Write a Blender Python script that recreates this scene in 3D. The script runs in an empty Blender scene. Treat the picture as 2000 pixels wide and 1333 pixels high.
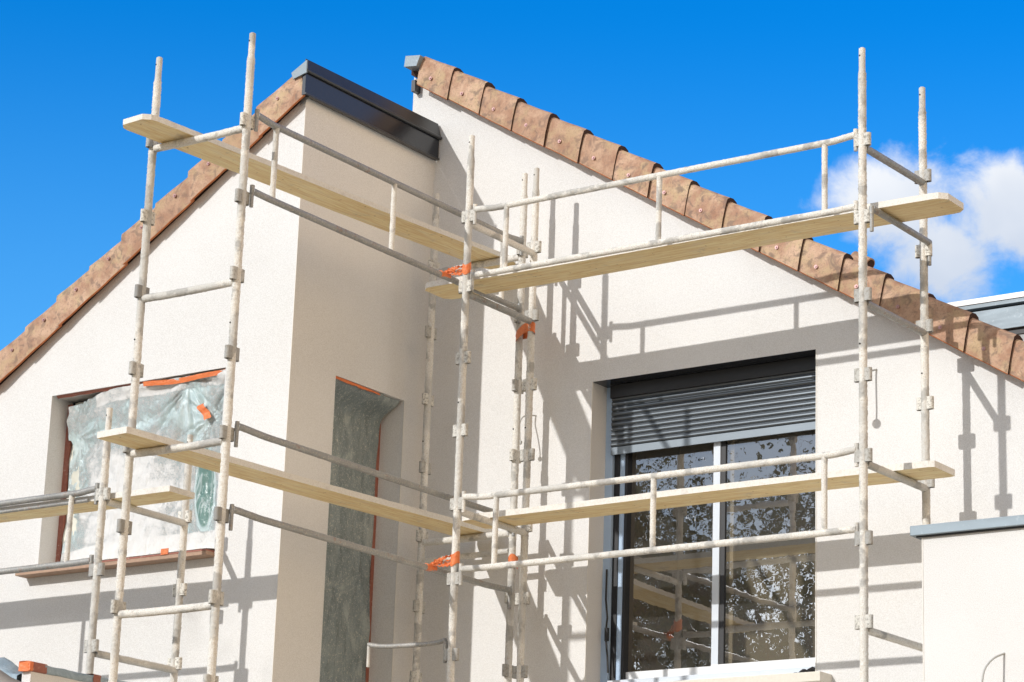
import bpy, bmesh, math, random
from mathutils import Vector, Matrix, noise
random.seed(7)
C = bpy.data.collections.new('scene'); bpy.context.scene.collection.children.link(C)
S = bpy.context.scene

# ------------------------------------------------------------------ camera
cam = bpy.data.cameras.new('camera'); cam.sensor_width = 36; cam.lens = 5136.3 / 2000 * 36
cam.clip_end = 2000; cam.clip_start = 0.1
co = bpy.data.objects.new('camera', cam); S.collection.objects.link(co)
r = Vector((0.81799, 0.57426, 0.03333)); u = Vector((0.13089, -0.24223, 0.96135)); d = Vector((-0.56014, 0.78201, 0.27331))
M = Matrix((r, u, -d)).transposed().to_4x4()
co.matrix_world = M          # camera stands at the origin, 1.6 m above the ground
S.camera = co
GZ = -1.6                    # ground level

# ------------------------------------------------------------------ light
SUN = Vector((0.33676, 1.0, -0.52698)).normalized()      # direction the light travels
sl = bpy.data.lights.new('sun', 'SUN'); sl.energy = 2.95; sl.angle = math.radians(0.55); sl.color = (1.0, 0.98, 0.945)
so = bpy.data.objects.new('sun', sl); S.collection.objects.link(so)
so.rotation_euler = SUN.to_track_quat('-Z', 'Y').to_euler()
W = bpy.data.worlds.new('World'); S.world = W; W.use_nodes = True
S.view_settings.view_transform = 'Standard'; S.view_settings.look = 'None'
S.view_settings.gamma = 1; S.view_settings.exposure = 0.06

class NT:
    def __init__(s, tree): s.t = tree; s.n = tree.nodes; s.l = tree.links
    def new(s, t, **k):
        n = s.n.new(t)
        for a, b in k.items(): setattr(n, a, b)
        return n
    def put(s, sock, v):
        if hasattr(v, 'is_output'): s.l.new(v, sock)
        elif v is not None: sock.default_value = v
    def math(s, op, a, b=None, c=None, clamp=False):
        n = s.new('ShaderNodeMath', operation=op); n.use_clamp = clamp
        for i, v in enumerate((a, b, c)):
            if v is not None: s.put(n.inputs[i], v)
        return n.outputs[0]
    def dot(s, a, vec):
        n = s.new('ShaderNodeVectorMath', operation='DOT_PRODUCT'); s.l.new(a, n.inputs[0]); n.inputs[1].default_value = vec
        return n.outputs['Value']
    def ramp(s, v, lo, hi, a=0.0, b=1.0, smooth=True):
        n = s.new('ShaderNodeMapRange'); n.interpolation_type = 'SMOOTHSTEP' if smooth else 'LINEAR'
        s.put(n.inputs[0], v); n.inputs[1].default_value = lo; n.inputs[2].default_value = hi
        n.inputs[3].default_value = a; n.inputs[4].default_value = b
        return n.outputs[0]
    def mix(s, f, a, b, blend='MIX'):
        n = s.new('ShaderNodeMix', data_type='RGBA', blend_type=blend)
        s.put(n.inputs[0], f); s.put(n.inputs[6], c4(a)); s.put(n.inputs[7], c4(b)); return n.outputs[2]
    def noise(s, vec, scale, detail=4, rough=0.55, w=None, dist=0.0):
        n = s.new('ShaderNodeTexNoise'); s.l.new(vec, n.inputs['Vector'])
        n.inputs['Scale'].default_value = scale; n.inputs['Detail'].default_value = detail
        n.inputs['Roughness'].default_value = rough; n.inputs['Distortion'].default_value = dist
        return n.outputs['Fac']
def c4(v):
    return (*v, 1.0) if isinstance(v, tuple) and len(v) == 3 else v

nt = NT(W.node_tree); nt.n.clear()
tc = nt.new('ShaderNodeTexCoord').outputs['Generated']
sky = nt.new('ShaderNodeTexSky', sky_type='NISHITA'); sky.sun_disc = False
sky.sun_elevation = math.radians(26.54); sky.sun_rotation = math.radians(198.6)
sky.air_density = 1.0; sky.dust_density = 0.4; sky.ozone_density = 2.5; sky.altitude = 100
hs = nt.new('ShaderNodeHueSaturation'); hs.inputs['Saturation'].default_value = 1.38; hs.inputs['Value'].default_value = 1.0
hs.inputs['Hue'].default_value = 0.495
nt.l.new(sky.outputs[0], hs.inputs['Color'])
sep = nt.new('ShaderNodeSeparateXYZ'); nt.l.new(tc, sep.inputs[0])
blue = nt.mix(nt.ramp(sep.outputs[1], 0.15, 0.62), sky.outputs[0], nt.mix(1.0, hs.outputs[0], (0.05, 1.44, 2.12), 'MULTIPLY'))
lowf = nt.math('MULTIPLY', nt.ramp(sep.outputs[2], 0.40, 0.20, 0, 1), nt.ramp(sep.outputs[1], 0.3, 0.7))
blue = nt.mix(nt.math('MULTIPLY', lowf, 0.36), blue, (2.9, 6.6, 10.2))
cc = (-0.4161, 0.85172, 0.31849); cu = (0.89851, 0.43896, 0.0); cv = (0.13981, -0.28617, 0.94793)
dc = nt.dot(tc, cc); U = nt.math('DIVIDE', nt.dot(tc, cu), dc); V = nt.math('DIVIDE', nt.dot(tc, cv), dc)
front = nt.math('GREATER_THAN', dc, 0.3)
cx = nt.new('ShaderNodeCombineXYZ'); nt.l.new(U, cx.inputs[0]); nt.l.new(V, cx.inputs[1])
n1 = nt.noise(cx.outputs[0], 42, 10, 0.60, dist=0.25)
n2 = nt.noise(cx.outputs[0], 14, 4, 0.5)
def ell(u0, v0, ru, rv, amp=1.0):
    a = nt.math('DIVIDE', nt.math('SUBTRACT', U, u0), ru); b = nt.math('DIVIDE', nt.math('SUBTRACT', V, v0), rv)
    rr = nt.math('SQRT', nt.math('ADD', nt.math('MULTIPLY', a, a), nt.math('MULTIPLY', b, b)))
    return nt.math('MULTIPLY', nt.math('SUBTRACT', 1.0, rr), amp)
e = nt.math('MAXIMUM', ell(-0.016, 0.0055, 0.031, 0.025), ell(0.029, 0.0045, 0.037, 0.0255))
e = nt.math('MAXIMUM', e, ell(0.001, -0.015, 0.030, 0.025, 0.8))
e = nt.math('MAXIMUM', e, ell(0.07, 0.005, 0.045, 0.03))
dens = nt.math('ADD', e, nt.math('MULTIPLY', nt.math('SUBTRACT', n1, 0.5), 1.5))
mask = nt.math('MULTIPLY', nt.ramp(dens, 0.0, 0.60, 0, 0.97), front)
sh = nt.ramp(nt.math('ADD', nt.math('MULTIPLY', V, 14.0), n2), 0.25, 0.85)
cloudcol = nt.mix(sh, (6.3, 7.0, 8.2), (9.4, 9.6, 9.9))
c1 = nt.mix(mask, blue, cloudcol)
# broken bright clouds on the sun's side of the sky, behind the photographer
south = nt.ramp(sep.outputs[1], -0.05, -0.35)
n3 = nt.noise(tc, 3.2, 8, 0.55, dist=0.3)
mm = nt.math('MULTIPLY', nt.ramp(n3, 0.40, 0.60), south)
glow = nt.ramp(nt.dot(tc, (-0.50, -0.83, 0.25)), 0.90, 0.97)  # extra bright patch added for the sky gaps mirrored in the window
ccol = nt.mix(glow, (4.8, 5.7, 6.9), (32.0, 33.5, 35.0))
c1b = nt.mix(mm, c1, ccol)
east_fill = nt.math('MULTIPLY', nt.ramp(sep.outputs[0], 0.45, 0.85), nt.ramp(nt.noise(tc, 2.1, 6, 0.55), 0.30, 0.55))  # unseen warm sky light added from the right to fill the shaded side wall
c2 = nt.mix(east_fill, c1b, (20.5, 15.2, 9.6))
bg = nt.new('ShaderNodeBackground'); nt.l.new(c2, bg.inputs[0]); bg.inputs[1].default_value = 0.098
wo = nt.new('ShaderNodeOutputWorld'); nt.l.new(bg.outputs[0], wo.inputs[0])

# ------------------------------------------------------------------ materials
def material(name, fn, rough=0.8, metallic=0.0, spec=0.5):
    m = bpy.data.materials.new(name); m.use_nodes = True
    t = NT(m.node_tree); b = m.node_tree.nodes['Principled BSDF']
    b.inputs['Roughness'].default_value = rough; b.inputs['Metallic'].default_value = metallic
    b.inputs['Specular IOR Level'].default_value = spec
    co_ = t.new('ShaderNodeTexCoord').outputs['Object']
    fn(t, b, co_)
    return m
def bump(t, b, h, strength=0.3, dist=0.01, after=None):
    n = t.new('ShaderNodeBump'); n.inputs['Strength'].default_value = strength; n.inputs['Distance'].default_value = dist
    t.l.new(h, n.inputs['Height']); t.l.new(n.outputs[0], b.inputs['Normal'])
def plain(col, rough=0.6, metallic=0.0, spec=0.5, var=0.12, scale=9):
    def fn(t, b, c):
        n = t.noise(c, scale, 5, 0.6)
        dk = tuple(x * (1 - var) for x in col); lt = tuple(min(1, x * (1 + var)) for x in col)
        t.l.new(t.mix(n, dk, lt), b.inputs['Base Color'])
    return fn, rough, metallic, spec
def mk(name, args): return material(name, *args)

def stucco(t, b, c):
    fine = t.noise(c, 210, 3, 0.7); mid = t.noise(c, 55, 3, 0.6); big = t.noise(c, 0.9, 4, 0.55)
    a = t.mix(t.ramp(fine, 0.36, 0.64), (0.625, 0.608, 0.582), (0.785, 0.775, 0.762))
    a = t.mix(t.ramp(mid, 0.62, 0.74, 0, 0.35), a, (0.57, 0.54, 0.50))
    a = t.mix(t.ramp(big, 0.35, 0.7, 0, 0.35), a, (0.80, 0.795, 0.785))
    t.l.new(a, b.inputs['Base Color'])
    h = t.math('ADD', fine, t.math('MULTIPLY', mid, 0.8))
    bump(t, b, h, 0.55, 0.004)
M_STUCCO = material('cream render', stucco, 0.92, 0, 0.15)
def bead(t, b, c):
    t.l.new(t.mix(t.noise(c, 60, 3), (0.66, 0.63, 0.58), (0.80, 0.78, 0.74)), b.inputs['Base Color'])
M_BEAD = material('corner bead', bead, 0.8)

def terracotta(t, b, c):
    oi = t.new('ShaderNodeObjectInfo'); rnd = oi.outputs['Random']
    n = t.noise(c, 6, 6, 0.65, dist=0.4); f = t.noise(c, 70, 4, 0.7); g = t.noise(c, 13, 5, 0.6, dist=0.8); y = t.noise(c, 9, 5, 0.6)
    n = t.ramp(n, 0.3, 0.7); a = t.mix(n, (0.37, 0.205, 0.135), (0.64, 0.44, 0.31))
    a = t.mix(t.ramp(y, 0.45, 0.66, 0, 0.7), a, (0.54, 0.41, 0.24))
    a = t.mix(t.ramp(g, 0.50, 0.66, 0, 0.7), a, (0.17, 0.13, 0.11))
    a = t.mix(t.ramp(f, 0.50, 0.70, 0, 0.6), a, (0.24, 0.16, 0.12))
    a = t.mix(t.math('MULTIPLY', rnd, 0.4), a, (0.34, 0.20, 0.13))
    t.l.new(a, b.inputs['Base Color'])
    bump(t, b, t.math('ADD', f, n), 0.5, 0.006)
M_TILE = material('weathered terracotta', terracotta, 0.85, 0, 0.25)
M_TILE_EDGE = mk('raw terracotta edge', (plain((0.50, 0.17, 0.065), 0.8, 0, 0.3, 0.35, 30)))
M_TILE_DARK = mk('dark tile end', (plain((0.06, 0.035, 0.028), 0.9, 0, 0.2, 0.3, 30)))
M_NAIL = mk('nail washer', (plain((0.42, 0.25, 0.24), 0.35, 0.4, 0.5, 0.2, 60)))

def pole_mat(t, b, c):
    n = t.noise(c, 5.5, 4, 0.6); f = t.noise(c, 130, 4, 0.75); g = t.noise(c, 45, 4, 0.7)
    sm_ = t.noise(c, 2.3, 3, 0.5)
    a = t.mix(t.ramp(f, 0.30, 0.62), (0.64, 0.58, 0.49), (0.85, 0.83, 0.78))
    a = t.mix(t.ramp(g, 0.52, 0.75, 0, 0.35), a, (0.48, 0.42, 0.34))
    a = t.mix(t.ramp(sm_, 0.50, 0.60, 0, 0.55), a, (0.50, 0.49, 0.46))
    a = t.mix(t.ramp(n, 0.53, 0.62, 0, 0.85), a, t.mix(g, (0.27, 0.26, 0.24), (0.62, 0.60, 0.56)))
    a = t.mix(t.ramp(g, 0.62, 0.78, 0, 0.6), a, (0.56, 0.42, 0.26))
    t.l.new(a, b.inputs['Base Color']); bump(t, b, t.math('ADD', f, t.math('MULTIPLY', g, 1.3)), 0.8, 0.006)
M_POLE = material('plaster spattered steel', pole_mat, 0.85, 0, 0.25)
def galv(t, b, c):
    n = t.noise(c, 8, 5, 0.65); f = t.noise(c, 90, 4, 0.7)
    a = t.mix(n, (0.20, 0.20, 0.19), (0.42, 0.42, 0.41))
    a = t.mix(t.ramp(f, 0.50, 0.68, 0, 0.75), a, (0.62, 0.56, 0.47))
    a = t.mix(t.ramp(t.noise(c, 17, 4), 0.58, 0.72, 0, 0.55), a, (0.30, 0.17, 0.11))
    t.l.new(a, b.inputs['Base Color']); bump(t, b, f, 0.5, 0.004)
M_GALV = material('weathered galvanised steel', galv, 0.55, 0.25, 0.5)
def cup(t, b, c):
    f = t.noise(c, 60, 4, 0.7)
    rnd = t.new('ShaderNodeObjectInfo').outputs['Random']
    a = t.mix(t.ramp(f, 0.34, 0.55), (0.30, 0.28, 0.24), t.mix(rnd, (0.27, 0.27, 0.265), (0.76, 0.73, 0.66)))
    t.l.new(a, b.inputs['Base Color']); bump(t, b, f, 0.6, 0.004)
M_CUP = material('spattered socket steel', cup, 0.7, 0.1, 0.4)
M_HOLE = mk('drilled hole', (plain((0.01, 0.01, 0.01), 0.9)))

def wood(t, b, c):
    mp = t.new('ShaderNodeMapping'); t.l.new(c, mp.inputs[0]); mp.inputs['Scale'].default_value = (1.6, 26, 26)
    g = t.ramp(t.noise(mp.outputs[0], 2.2, 7, 0.65, dist=1.0), 0.32, 0.68)
    mp2 = t.new('ShaderNodeMapping'); t.l.new(c, mp2.inputs[0]); mp2.inputs['Scale'].default_value = (2.5, 9, 9)
    s = t.noise(mp2.outputs[0], 1.6, 3, 0.5)
    a = t.mix(g, (0.80, 0.57, 0.27), (1.0, 0.86, 0.54))
    a = t.mix(t.ramp(s, 0.5, 0.75, 0, 0.5), a, (0.84, 0.73, 0.54))
    a = t.mix(t.ramp(t.noise(c, 24, 3), 0.66, 0.74, 0, 0.8), a, (0.40, 0.25, 0.12))
    a = t.mix(t.ramp(t.noise(c, 4, 5, 0.7), 0.58, 0.70, 0, 0.5), a, (0.46, 0.40, 0.32))
    t.l.new(a, b.inputs['Base Color']); bump(t, b, g, 0.25, 0.004)
M_WOOD = material('raw plank wood', wood, 0.8, 0, 0.2)
def crustwood(t, b, c):
    f = t.noise(c, 90, 4, 0.75); n = t.noise(c, 6, 4, 0.6)
    mp = t.new('ShaderNodeMapping'); t.l.new(c, mp.inputs[0]); mp.inputs['Scale'].default_value = (1, 12, 12)
    g = t.noise(mp.outputs[0], 4, 4, 0.6)
    a = t.mix(t.ramp(f, 0.25, 0.6), (0.66, 0.61, 0.53), (0.80, 0.77, 0.71))
    a = t.mix(t.ramp(n, 0.55, 0.72, 0, 0.45), a, (0.52, 0.48, 0.44))
    a = t.mix(t.ramp(g, 0.60, 0.75, 0, 0.35), a, (0.40, 0.31, 0.22))
    t.l.new(a, b.inputs['Base Color']); bump(t, b, f, 0.4, 0.004)
M_CRUST = material('plaster crusted plank edge', crustwood, 0.9, 0, 0.15)
def tape(t, b, c):
    f = t.noise(c, 38, 4, 0.7, dist=1.0)
    a = t.mix(f, (0.72, 0.115, 0.02), (0.88, 0.30, 0.10))
    t.l.new(a, b.inputs['Base Color']); bump(t, b, f, 0.9, 0.01)
M_TAPE = material('orange adhesive tape', tape, 0.38, 0, 0.5)
def redtape(t, b, c):
    f = t.noise(c, 45, 5, 0.7)
    a = t.mix(f, (0.20, 0.05, 0.035), (0.46, 0.19, 0.13)); a = t.mix(t.ramp(f, 0.60, 0.70, 0, 0.6), a, (0.70, 0.62, 0.55))
    t.l.new(a, b.inputs['Base Color']); bump(t, b, f, 0.6, 0.006)
M_RED = material('spattered red tape', redtape, 0.6)

def film(t, b, c):
    at = t.new('ShaderNodeAttribute'); at.attribute_name = 'splat_shade'; sp = at.outputs['Fac']
    f = t.noise(c, 120, 5, 0.8); g = t.noise(c, 7, 5, 0.65); st = t.noise(c, 26, 5, 0.7)
    mp = t.new('ShaderNodeMapping'); t.l.new(c, mp.inputs[0]); mp.inputs['Rotation'].default_value = (0, 0.9, 0); mp.inputs['Scale'].default_value = (3.2, 1, 0.7)
    cr = t.noise(mp.outputs[0], 3.4, 5, 0.6, dist=1.1); crs = t.ramp(t.math('ABSOLUTE', t.math('SUBTRACT', cr, 0.5)), 0.0, 0.05, 1, 0)
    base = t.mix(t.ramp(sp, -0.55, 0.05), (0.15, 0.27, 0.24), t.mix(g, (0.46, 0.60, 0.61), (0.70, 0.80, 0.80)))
    base = t.mix(t.math('MULTIPLY', crs, 0.5), base, (0.74, 0.82, 0.83))
    dens = t.math('ADD', t.math('ADD', sp, t.math('MULTIPLY', t.math('SUBTRACT', g, 0.5), 1.2)), t.math('MULTIPLY', t.math('SUBTRACT', f, 0.5), 1.9))
    k = t.ramp(dens, 0.44, 0.86)
    a = t.mix(k, base, t.mix(st, (0.78, 0.77, 0.75), (0.92, 0.91, 0.89)))
    t.l.new(a, b.inputs['Base Color'])
    t.l.new(t.ramp(k, 0, 1, 0.18, 0.85), b.inputs['Roughness'])
    t.l.new(t.ramp(t.math('ADD', k, t.math('MULTIPLY', sp, 0.6)), 0, 0.6, 0.80, 1.0), b.inputs['Alpha'])
    bump(t, b, t.math('ADD', t.math('MULTIPLY', k, f), t.math('ADD', t.math('MULTIPLY', st, 0.3), t.math('MULTIPLY', cr, 2.2))), 0.9, 0.012)
M_FILM = material('pale masking film', film, 0.3, 0, 0.5)
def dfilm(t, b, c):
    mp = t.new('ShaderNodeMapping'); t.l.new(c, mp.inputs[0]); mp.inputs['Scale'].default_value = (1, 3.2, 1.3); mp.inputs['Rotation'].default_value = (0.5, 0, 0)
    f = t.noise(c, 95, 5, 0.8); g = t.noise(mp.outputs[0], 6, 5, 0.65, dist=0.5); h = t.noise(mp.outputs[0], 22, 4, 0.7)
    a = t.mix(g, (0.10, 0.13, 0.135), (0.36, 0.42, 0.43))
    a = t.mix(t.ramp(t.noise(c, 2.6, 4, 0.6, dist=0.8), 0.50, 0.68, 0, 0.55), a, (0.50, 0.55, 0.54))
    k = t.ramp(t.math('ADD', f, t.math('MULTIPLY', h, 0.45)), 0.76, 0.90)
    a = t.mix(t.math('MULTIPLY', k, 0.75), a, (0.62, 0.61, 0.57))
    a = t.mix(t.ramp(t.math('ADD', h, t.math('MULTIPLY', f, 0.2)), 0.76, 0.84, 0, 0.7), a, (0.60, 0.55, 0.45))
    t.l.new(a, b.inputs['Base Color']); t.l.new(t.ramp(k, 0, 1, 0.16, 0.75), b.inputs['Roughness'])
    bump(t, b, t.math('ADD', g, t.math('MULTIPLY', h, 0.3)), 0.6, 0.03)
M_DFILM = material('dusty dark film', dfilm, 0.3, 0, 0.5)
def bfilm(t, b, c):
    g = t.noise(c, 11, 5, 0.7, dist=1.2)
    t.l.new(t.mix(g, (0.13, 0.20, 0.27), (0.50, 0.60, 0.66)), b.inputs['Base Color']); bump(t, b, g, 0.8, 0.02)
M_BFILM = material('blue masking film', bfilm, 0.3, 0, 0.5)
def zinc(t, b, c):
    mp = t.new('ShaderNodeMapping'); t.l.new(c, mp.inputs[0]); mp.inputs['Scale'].default_value = (0.8, 6, 6)
    g = t.noise(mp.outputs[0], 3, 5, 0.6); f = t.noise(c, 40, 3)
    a = t.mix(g, (0.17, 0.215, 0.25), (0.29, 0.34, 0.375)); a = t.mix(t.ramp(f, 0.6, 0.8, 0, 0.3), a, (0.55, 0.60, 0.63))
    t.l.new(a, b.inputs['Base Color']); t.l.new(t.ramp(g, 0.3, 0.7, 0.42, 0.6), b.inputs['Roughness'])
M_ZINC = material('zinc sheet', zinc, 0.35, 0.25, 0.4)
M_ANTH = mk('anthracite coated metal', (plain((0.016, 0.019, 0.026), 0.22, 0.0, 0.6, 0.2, 5)))
M_ANTH2 = mk('anthracite cap', (plain((0.035, 0.038, 0.042), 0.38, 0.0, 0.5, 0.2, 5)))
M_PALE = mk('pale protective film frame', (plain((0.60, 0.65, 0.71), 0.35, 0.0, 0.5, 0.08, 6)))
M_GUIDE_SHADE = mk('shade blue guide rail', (plain((0.42, 0.55, 0.72), 0.3, 0.0, 0.6, 0.1, 6)))  # white rail in shade, its bluish shade painted into the colour
M_SLAT = mk('anthracite shutter lacquer', (plain((0.14, 0.155, 0.17), 0.34, 0.95, 0.5, 0.12, 4)))
M_BAR = mk('shutter end bar', (plain((0.20, 0.24, 0.28), 0.4, 0.1, 0.5, 0.08, 4)))
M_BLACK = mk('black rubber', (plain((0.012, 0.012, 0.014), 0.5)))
M_ROOM = mk('unfinished interior plaster', (plain((0.36, 0.30, 0.22), 0.9, 0, 0.1, 0.12, 2)))
M_ROOM2 = mk('interior plasterboard', (plain((0.085, 0.075, 0.062), 0.9, 0, 0.1, 0.12, 2)))
M_GREYWALL = mk('grey granular render', (plain((0.42, 0.43, 0.43), 0.95, 0, 0.1, 0.45, 160)))
M_WHITEMETAL = mk('white lacquered edge', (plain((0.80, 0.81, 0.82), 0.3, 0, 0.5, 0.05, 8)))
M_SILL = mk('sill render', (plain((0.72, 0.68, 0.60), 0.85, 0, 0.2, 0.12, 60)))
M_BROWN = mk('brown sill edge', (plain((0.42, 0.28, 0.20), 0.7, 0, 0.3, 0.3, 30)))
M_CABLE = mk('grey cable sheath', (plain((0.44, 0.44, 0.42), 0.5, 0, 0.4, 0.2, 60)))
M_EARTH = None
def ground(t, b, c):
    n = t.noise(c, 0.35, 6, 0.6); f = t.noise(c, 7, 5, 0.7)
    a = t.mix(n, (0.42, 0.34, 0.23), (0.57, 0.48, 0.35)); a = t.mix(t.ramp(f, 0.55, 0.75, 0, 0.4), a, (0.25, 0.24, 0.15))
    t.l.new(a, b.inputs['Base Color']); bump(t, b, f, 0.5, 0.05)
M_EARTH = material('sandy building ground', ground, 0.95, 0, 0.1)
def glass():
    m = bpy.data.materials.new('coated window glass'); m.use_nodes = True; t = NT(m.node_tree); t.n.clear()
    tr = t.new('ShaderNodeBsdfTransparent'); tr.inputs[0].default_value = (0.84, 0.84, 0.80, 1)
    gl = t.new('ShaderNodeBsdfGlossy'); gl.inputs['Roughness'].default_value = 0.0; gl.inputs[0].default_value = (0.95, 0.97, 1, 1)
    c = t.new('ShaderNodeTexCoord').outputs['Object']
    bp = t.new('ShaderNodeBump'); bp.inputs['Strength'].default_value = 0.06; bp.inputs['Distance'].default_value = 0.004
    t.l.new(t.noise(c, 5.5, 3, 0.6), bp.inputs['Height']); t.l.new(bp.outputs[0], gl.inputs['Normal'])
    mx = t.new('ShaderNodeMixShader'); mx.inputs[0].default_value = 0.29
    t.l.new(tr.outputs[0], mx.inputs[1]); t.l.new(gl.outputs[0], mx.inputs[2])
    df = t.new('ShaderNodeBsdfDiffuse'); df.inputs[0].default_value = (0.75, 0.74, 0.70, 1)
    mx2 = t.new('ShaderNodeMixShader')
    k = t.ramp(t.noise(c, 55, 3, 0.8), 0.74, 0.78, 0.035, 0.6)
    t.l.new(k, mx2.inputs[0]); t.l.new(mx.outputs[0], mx2.inputs[1]); t.l.new(df.outputs[0], mx2.inputs[2])
    o = t.new('ShaderNodeOutputMaterial'); t.l.new(mx2.outputs[0], o.inputs[0]); return m
M_GLASS = glass()
def bark(t, b, c): t.l.new(t.mix(t.noise(c, 9, 5), (0.07, 0.05, 0.035), (0.16, 0.12, 0.09)), b.inputs['Base Color'])
M_BARK = material('bark', bark, 0.95)
def leaf(t, b, c):
    a = t.mix(t.noise(c, 1.3, 3), (0.05, 0.06, 0.022), (0.14, 0.14, 0.055)); t.l.new(a, b.inputs['Base Color'])
M_LEAF = material('olive leaf', leaf, 0.55, 0, 0.3)

# ------------------------------------------------------------------ helpers
class MB:
    def __init__(s): s.v = []; s.f = []; s.m = []; s.mats = []; s.sm = []
    def mi(s, mat):
        if mat not in s.mats: s.mats.append(mat)
        return s.mats.index(mat)
    def add(s, vs, fs, mat, smooth=False):
        o = len(s.v); s.v += [tuple(v) for v in vs]; k = s.mi(mat)
        for f in fs: s.f.append(tuple(i + o for i in f)); s.m.append(k); s.sm.append(smooth)
        return s
    def box(s, a, b, mat, rot=None, bev=0.0):
        x0, y0, z0 = a; x1, y1, z1 = b
        if bev <= 0:
            vs = [(x0,y0,z0),(x1,y0,z0),(x1,y1,z0),(x0,y1,z0),(x0,y0,z1),(x1,y0,z1),(x1,y1,z1),(x0,y1,z1)]
            fs = [(0,3,2,1),(4,5,6,7),(0,1,5,4),(1,2,6,5),(2,3,7,6),(3,0,4,7)]
            return s.add(vs, fs, mat)
        bm = bmesh.new(); bmesh.ops.create_cube(bm, size=1)
        for v in bm.verts: v.co = Vector(((x0+x1)/2 + v.co.x*(x1-x0), (y0+y1)/2 + v.co.y*(y1-y0), (z0+z1)/2 + v.co.z*(z1-z0)))
        bmesh.ops.bevel(bm, geom=list(bm.edges), offset=bev, segments=2, affect='EDGES', profile=0.6)
        bm.verts.index_update(); s.add([v.co.copy() for v in bm.verts], [[v.index for v in f.verts] for f in bm.faces], mat); bm.free(); return s
    def quad(s, a, b, c, d, mat): return s.add([a, b, c, d], [(0, 1, 2, 3)], mat)
    def tube(s, pts, rad, mat, n=12, amp=0.0, seed=0, flat=None, cap=True, freq=60.0):
        pts = [Vector(p) for p in pts]; rings = []; N = len(pts)
        t0 = (pts[1] - pts[0]).normalized(); ref = Vector((0, 0, 1)) if abs(t0.z) < 0.9 else Vector((1, 0, 0))
        vs = []
        for i, p in enumerate(pts):
            t = (pts[min(i+1, N-1)] - pts[max(i-1, 0)]).normalized()
            a = t.cross(ref).normalized(); b = a.cross(t).normalized()
            rr = rad(i / (N-1), p) if callable(rad) else rad
            for k in range(n):
                an = 2 * math.pi * k / n; dr = a * math.cos(an) + b * math.sin(an); q = rr
                if amp:
                    pp = (p + dr * rr) * freq + Vector((seed * 13.7, seed * 3.1, 0))
                    w = noise.noise(pp) + 0.6 * noise.noise(pp * 2.1)
                    lo = noise.noise(p * 1.8 + Vector((seed, 0, seed)))
                    q += amp * max(-0.15, w * (0.9 + 0.6 * lo)) 
                if flat: dr = a * math.cos(an) + b * math.sin(an) * flat
                vs.append(p + dr * q)
        fs = []
        for i in range(N - 1):
            for k in range(n):
                k2 = (k + 1) % n; fs.append((i*n+k, i*n+k2, (i+1)*n+k2, (i+1)*n+k))
        s.add(vs, fs, mat, True)
        if cap:
            s.add(vs[:n], [tuple(range(n))[::-1]], mat); s.add(vs[-n:], [tuple(range(n))], mat)
        return s
WLOC = {}
def thing(name, loc, label, cat, group=None):
    o = bpy.data.objects.new(name, None); C.objects.link(o); o.location = loc; o.empty_display_size = 0.2
    WLOC[o] = Vector(loc)
    o['label'] = label; o['category'] = cat
    if group: o['group'] = group
    return o
def build(s, name, parent=None, recalc=True):
    me_o = None
    me = bpy.data.meshes.new(name); me.from_pydata(s.v, [], s.f)
    for m in s.mats: me.materials.append(m)
    for p, k, sm in zip(me.polygons, s.m, s.sm): p.material_index = k; p.use_smooth = sm
    if recalc:
        bm = bmesh.new(); bm.from_mesh(me); bmesh.ops.recalc_face_normals(bm, faces=bm.faces); bm.to_mesh(me); bm.free()
    me.update(); o = bpy.data.objects.new(name, me); C.objects.link(o)
    if parent is not None:
        o.parent = parent; o.matrix_parent_inverse = Matrix.Translation(-WLOC.get(parent, Vector((0, 0, 0))))
    WLOC[o] = Vector((0, 0, 0))
    return o
MB.build = build
def tag(o, label, cat, group=None, kind=None):
    if label: o['label'] = label
    if cat: o['category'] = cat
    if group: o['group'] = group
    if kind: o['kind'] = kind
    return o
def lerp(a, b, t): return a + (b - a) * t
def line(a, b, step):
    a, b = Vector(a), Vector(b); n = max(2, int((b - a).length / step)); return [a.lerp(b, i / n) for i in range(n + 1)]

# ------------------------------------------------------------------ ground
g = MB(); g.quad((-400, -400, GZ), (400, -400, GZ), (400, 400, GZ), (-400, 400, GZ), M_EARTH)
tag(g.build('ground'), None, None, kind='structure')

# ------------------------------------------------------------------ house
YW, YF, XS = 14.749, 13.235, -11.335
SL = 0.603
def zr_right(x): return 7.262 - SL * (x + 11.452)       # lower edge of the right verge
def zr_left(x): return 6.655 + 0.6187 * (x + 11.29)     # lower edge of the left verge
house = thing('house', (-9.5, 17, GZ), 'cream rendered new house with two offset gables and terracotta verge tiles', 'house')
# -- right gable wall with window opening and reveals
wx0, wx1, wz0, wz1 = -9.862, -8.090, 2.600, 4.762
b = MB(); XR = -3.2; XL = -11.566
def vq(mb, x0, x1, z0a, z0b, z1a, z1b, y, mat): mb.quad((x0, y, z0a), (x1, y, z0b), (x1, y, z1b), (x0, y, z1a), mat)
top = lambda x: zr_right(x) + 0.05
vq(b, XL, wx0, GZ, GZ, top(XL), top(wx0), YW, M_STUCCO)
vq(b, wx0, wx1, GZ, GZ, wz0, wz0, YW, M_STUCCO)
vq(b, wx0, wx1, wz1, wz1, top(wx0), top(wx1), YW, M_STUCCO)
vq(b, wx1, XR, GZ, GZ, top(wx1), top(XR), YW, M_STUCCO)
D1 = YW + 0.21
b.quad((wx0, YW, wz0), (wx0, D1, wz0), (wx0, D1, wz1), (wx0, YW, wz1), M_STUCCO)
b.quad((wx1, YW, wz0), (wx1, D1, wz0), (wx1, D1, wz1), (wx1, YW, wz1), M_STUCCO)
b.quad((wx0, YW, wz1), (wx1, YW, wz1), (wx1, D1, wz1), (wx0, D1, wz1), M_ANTH)
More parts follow.
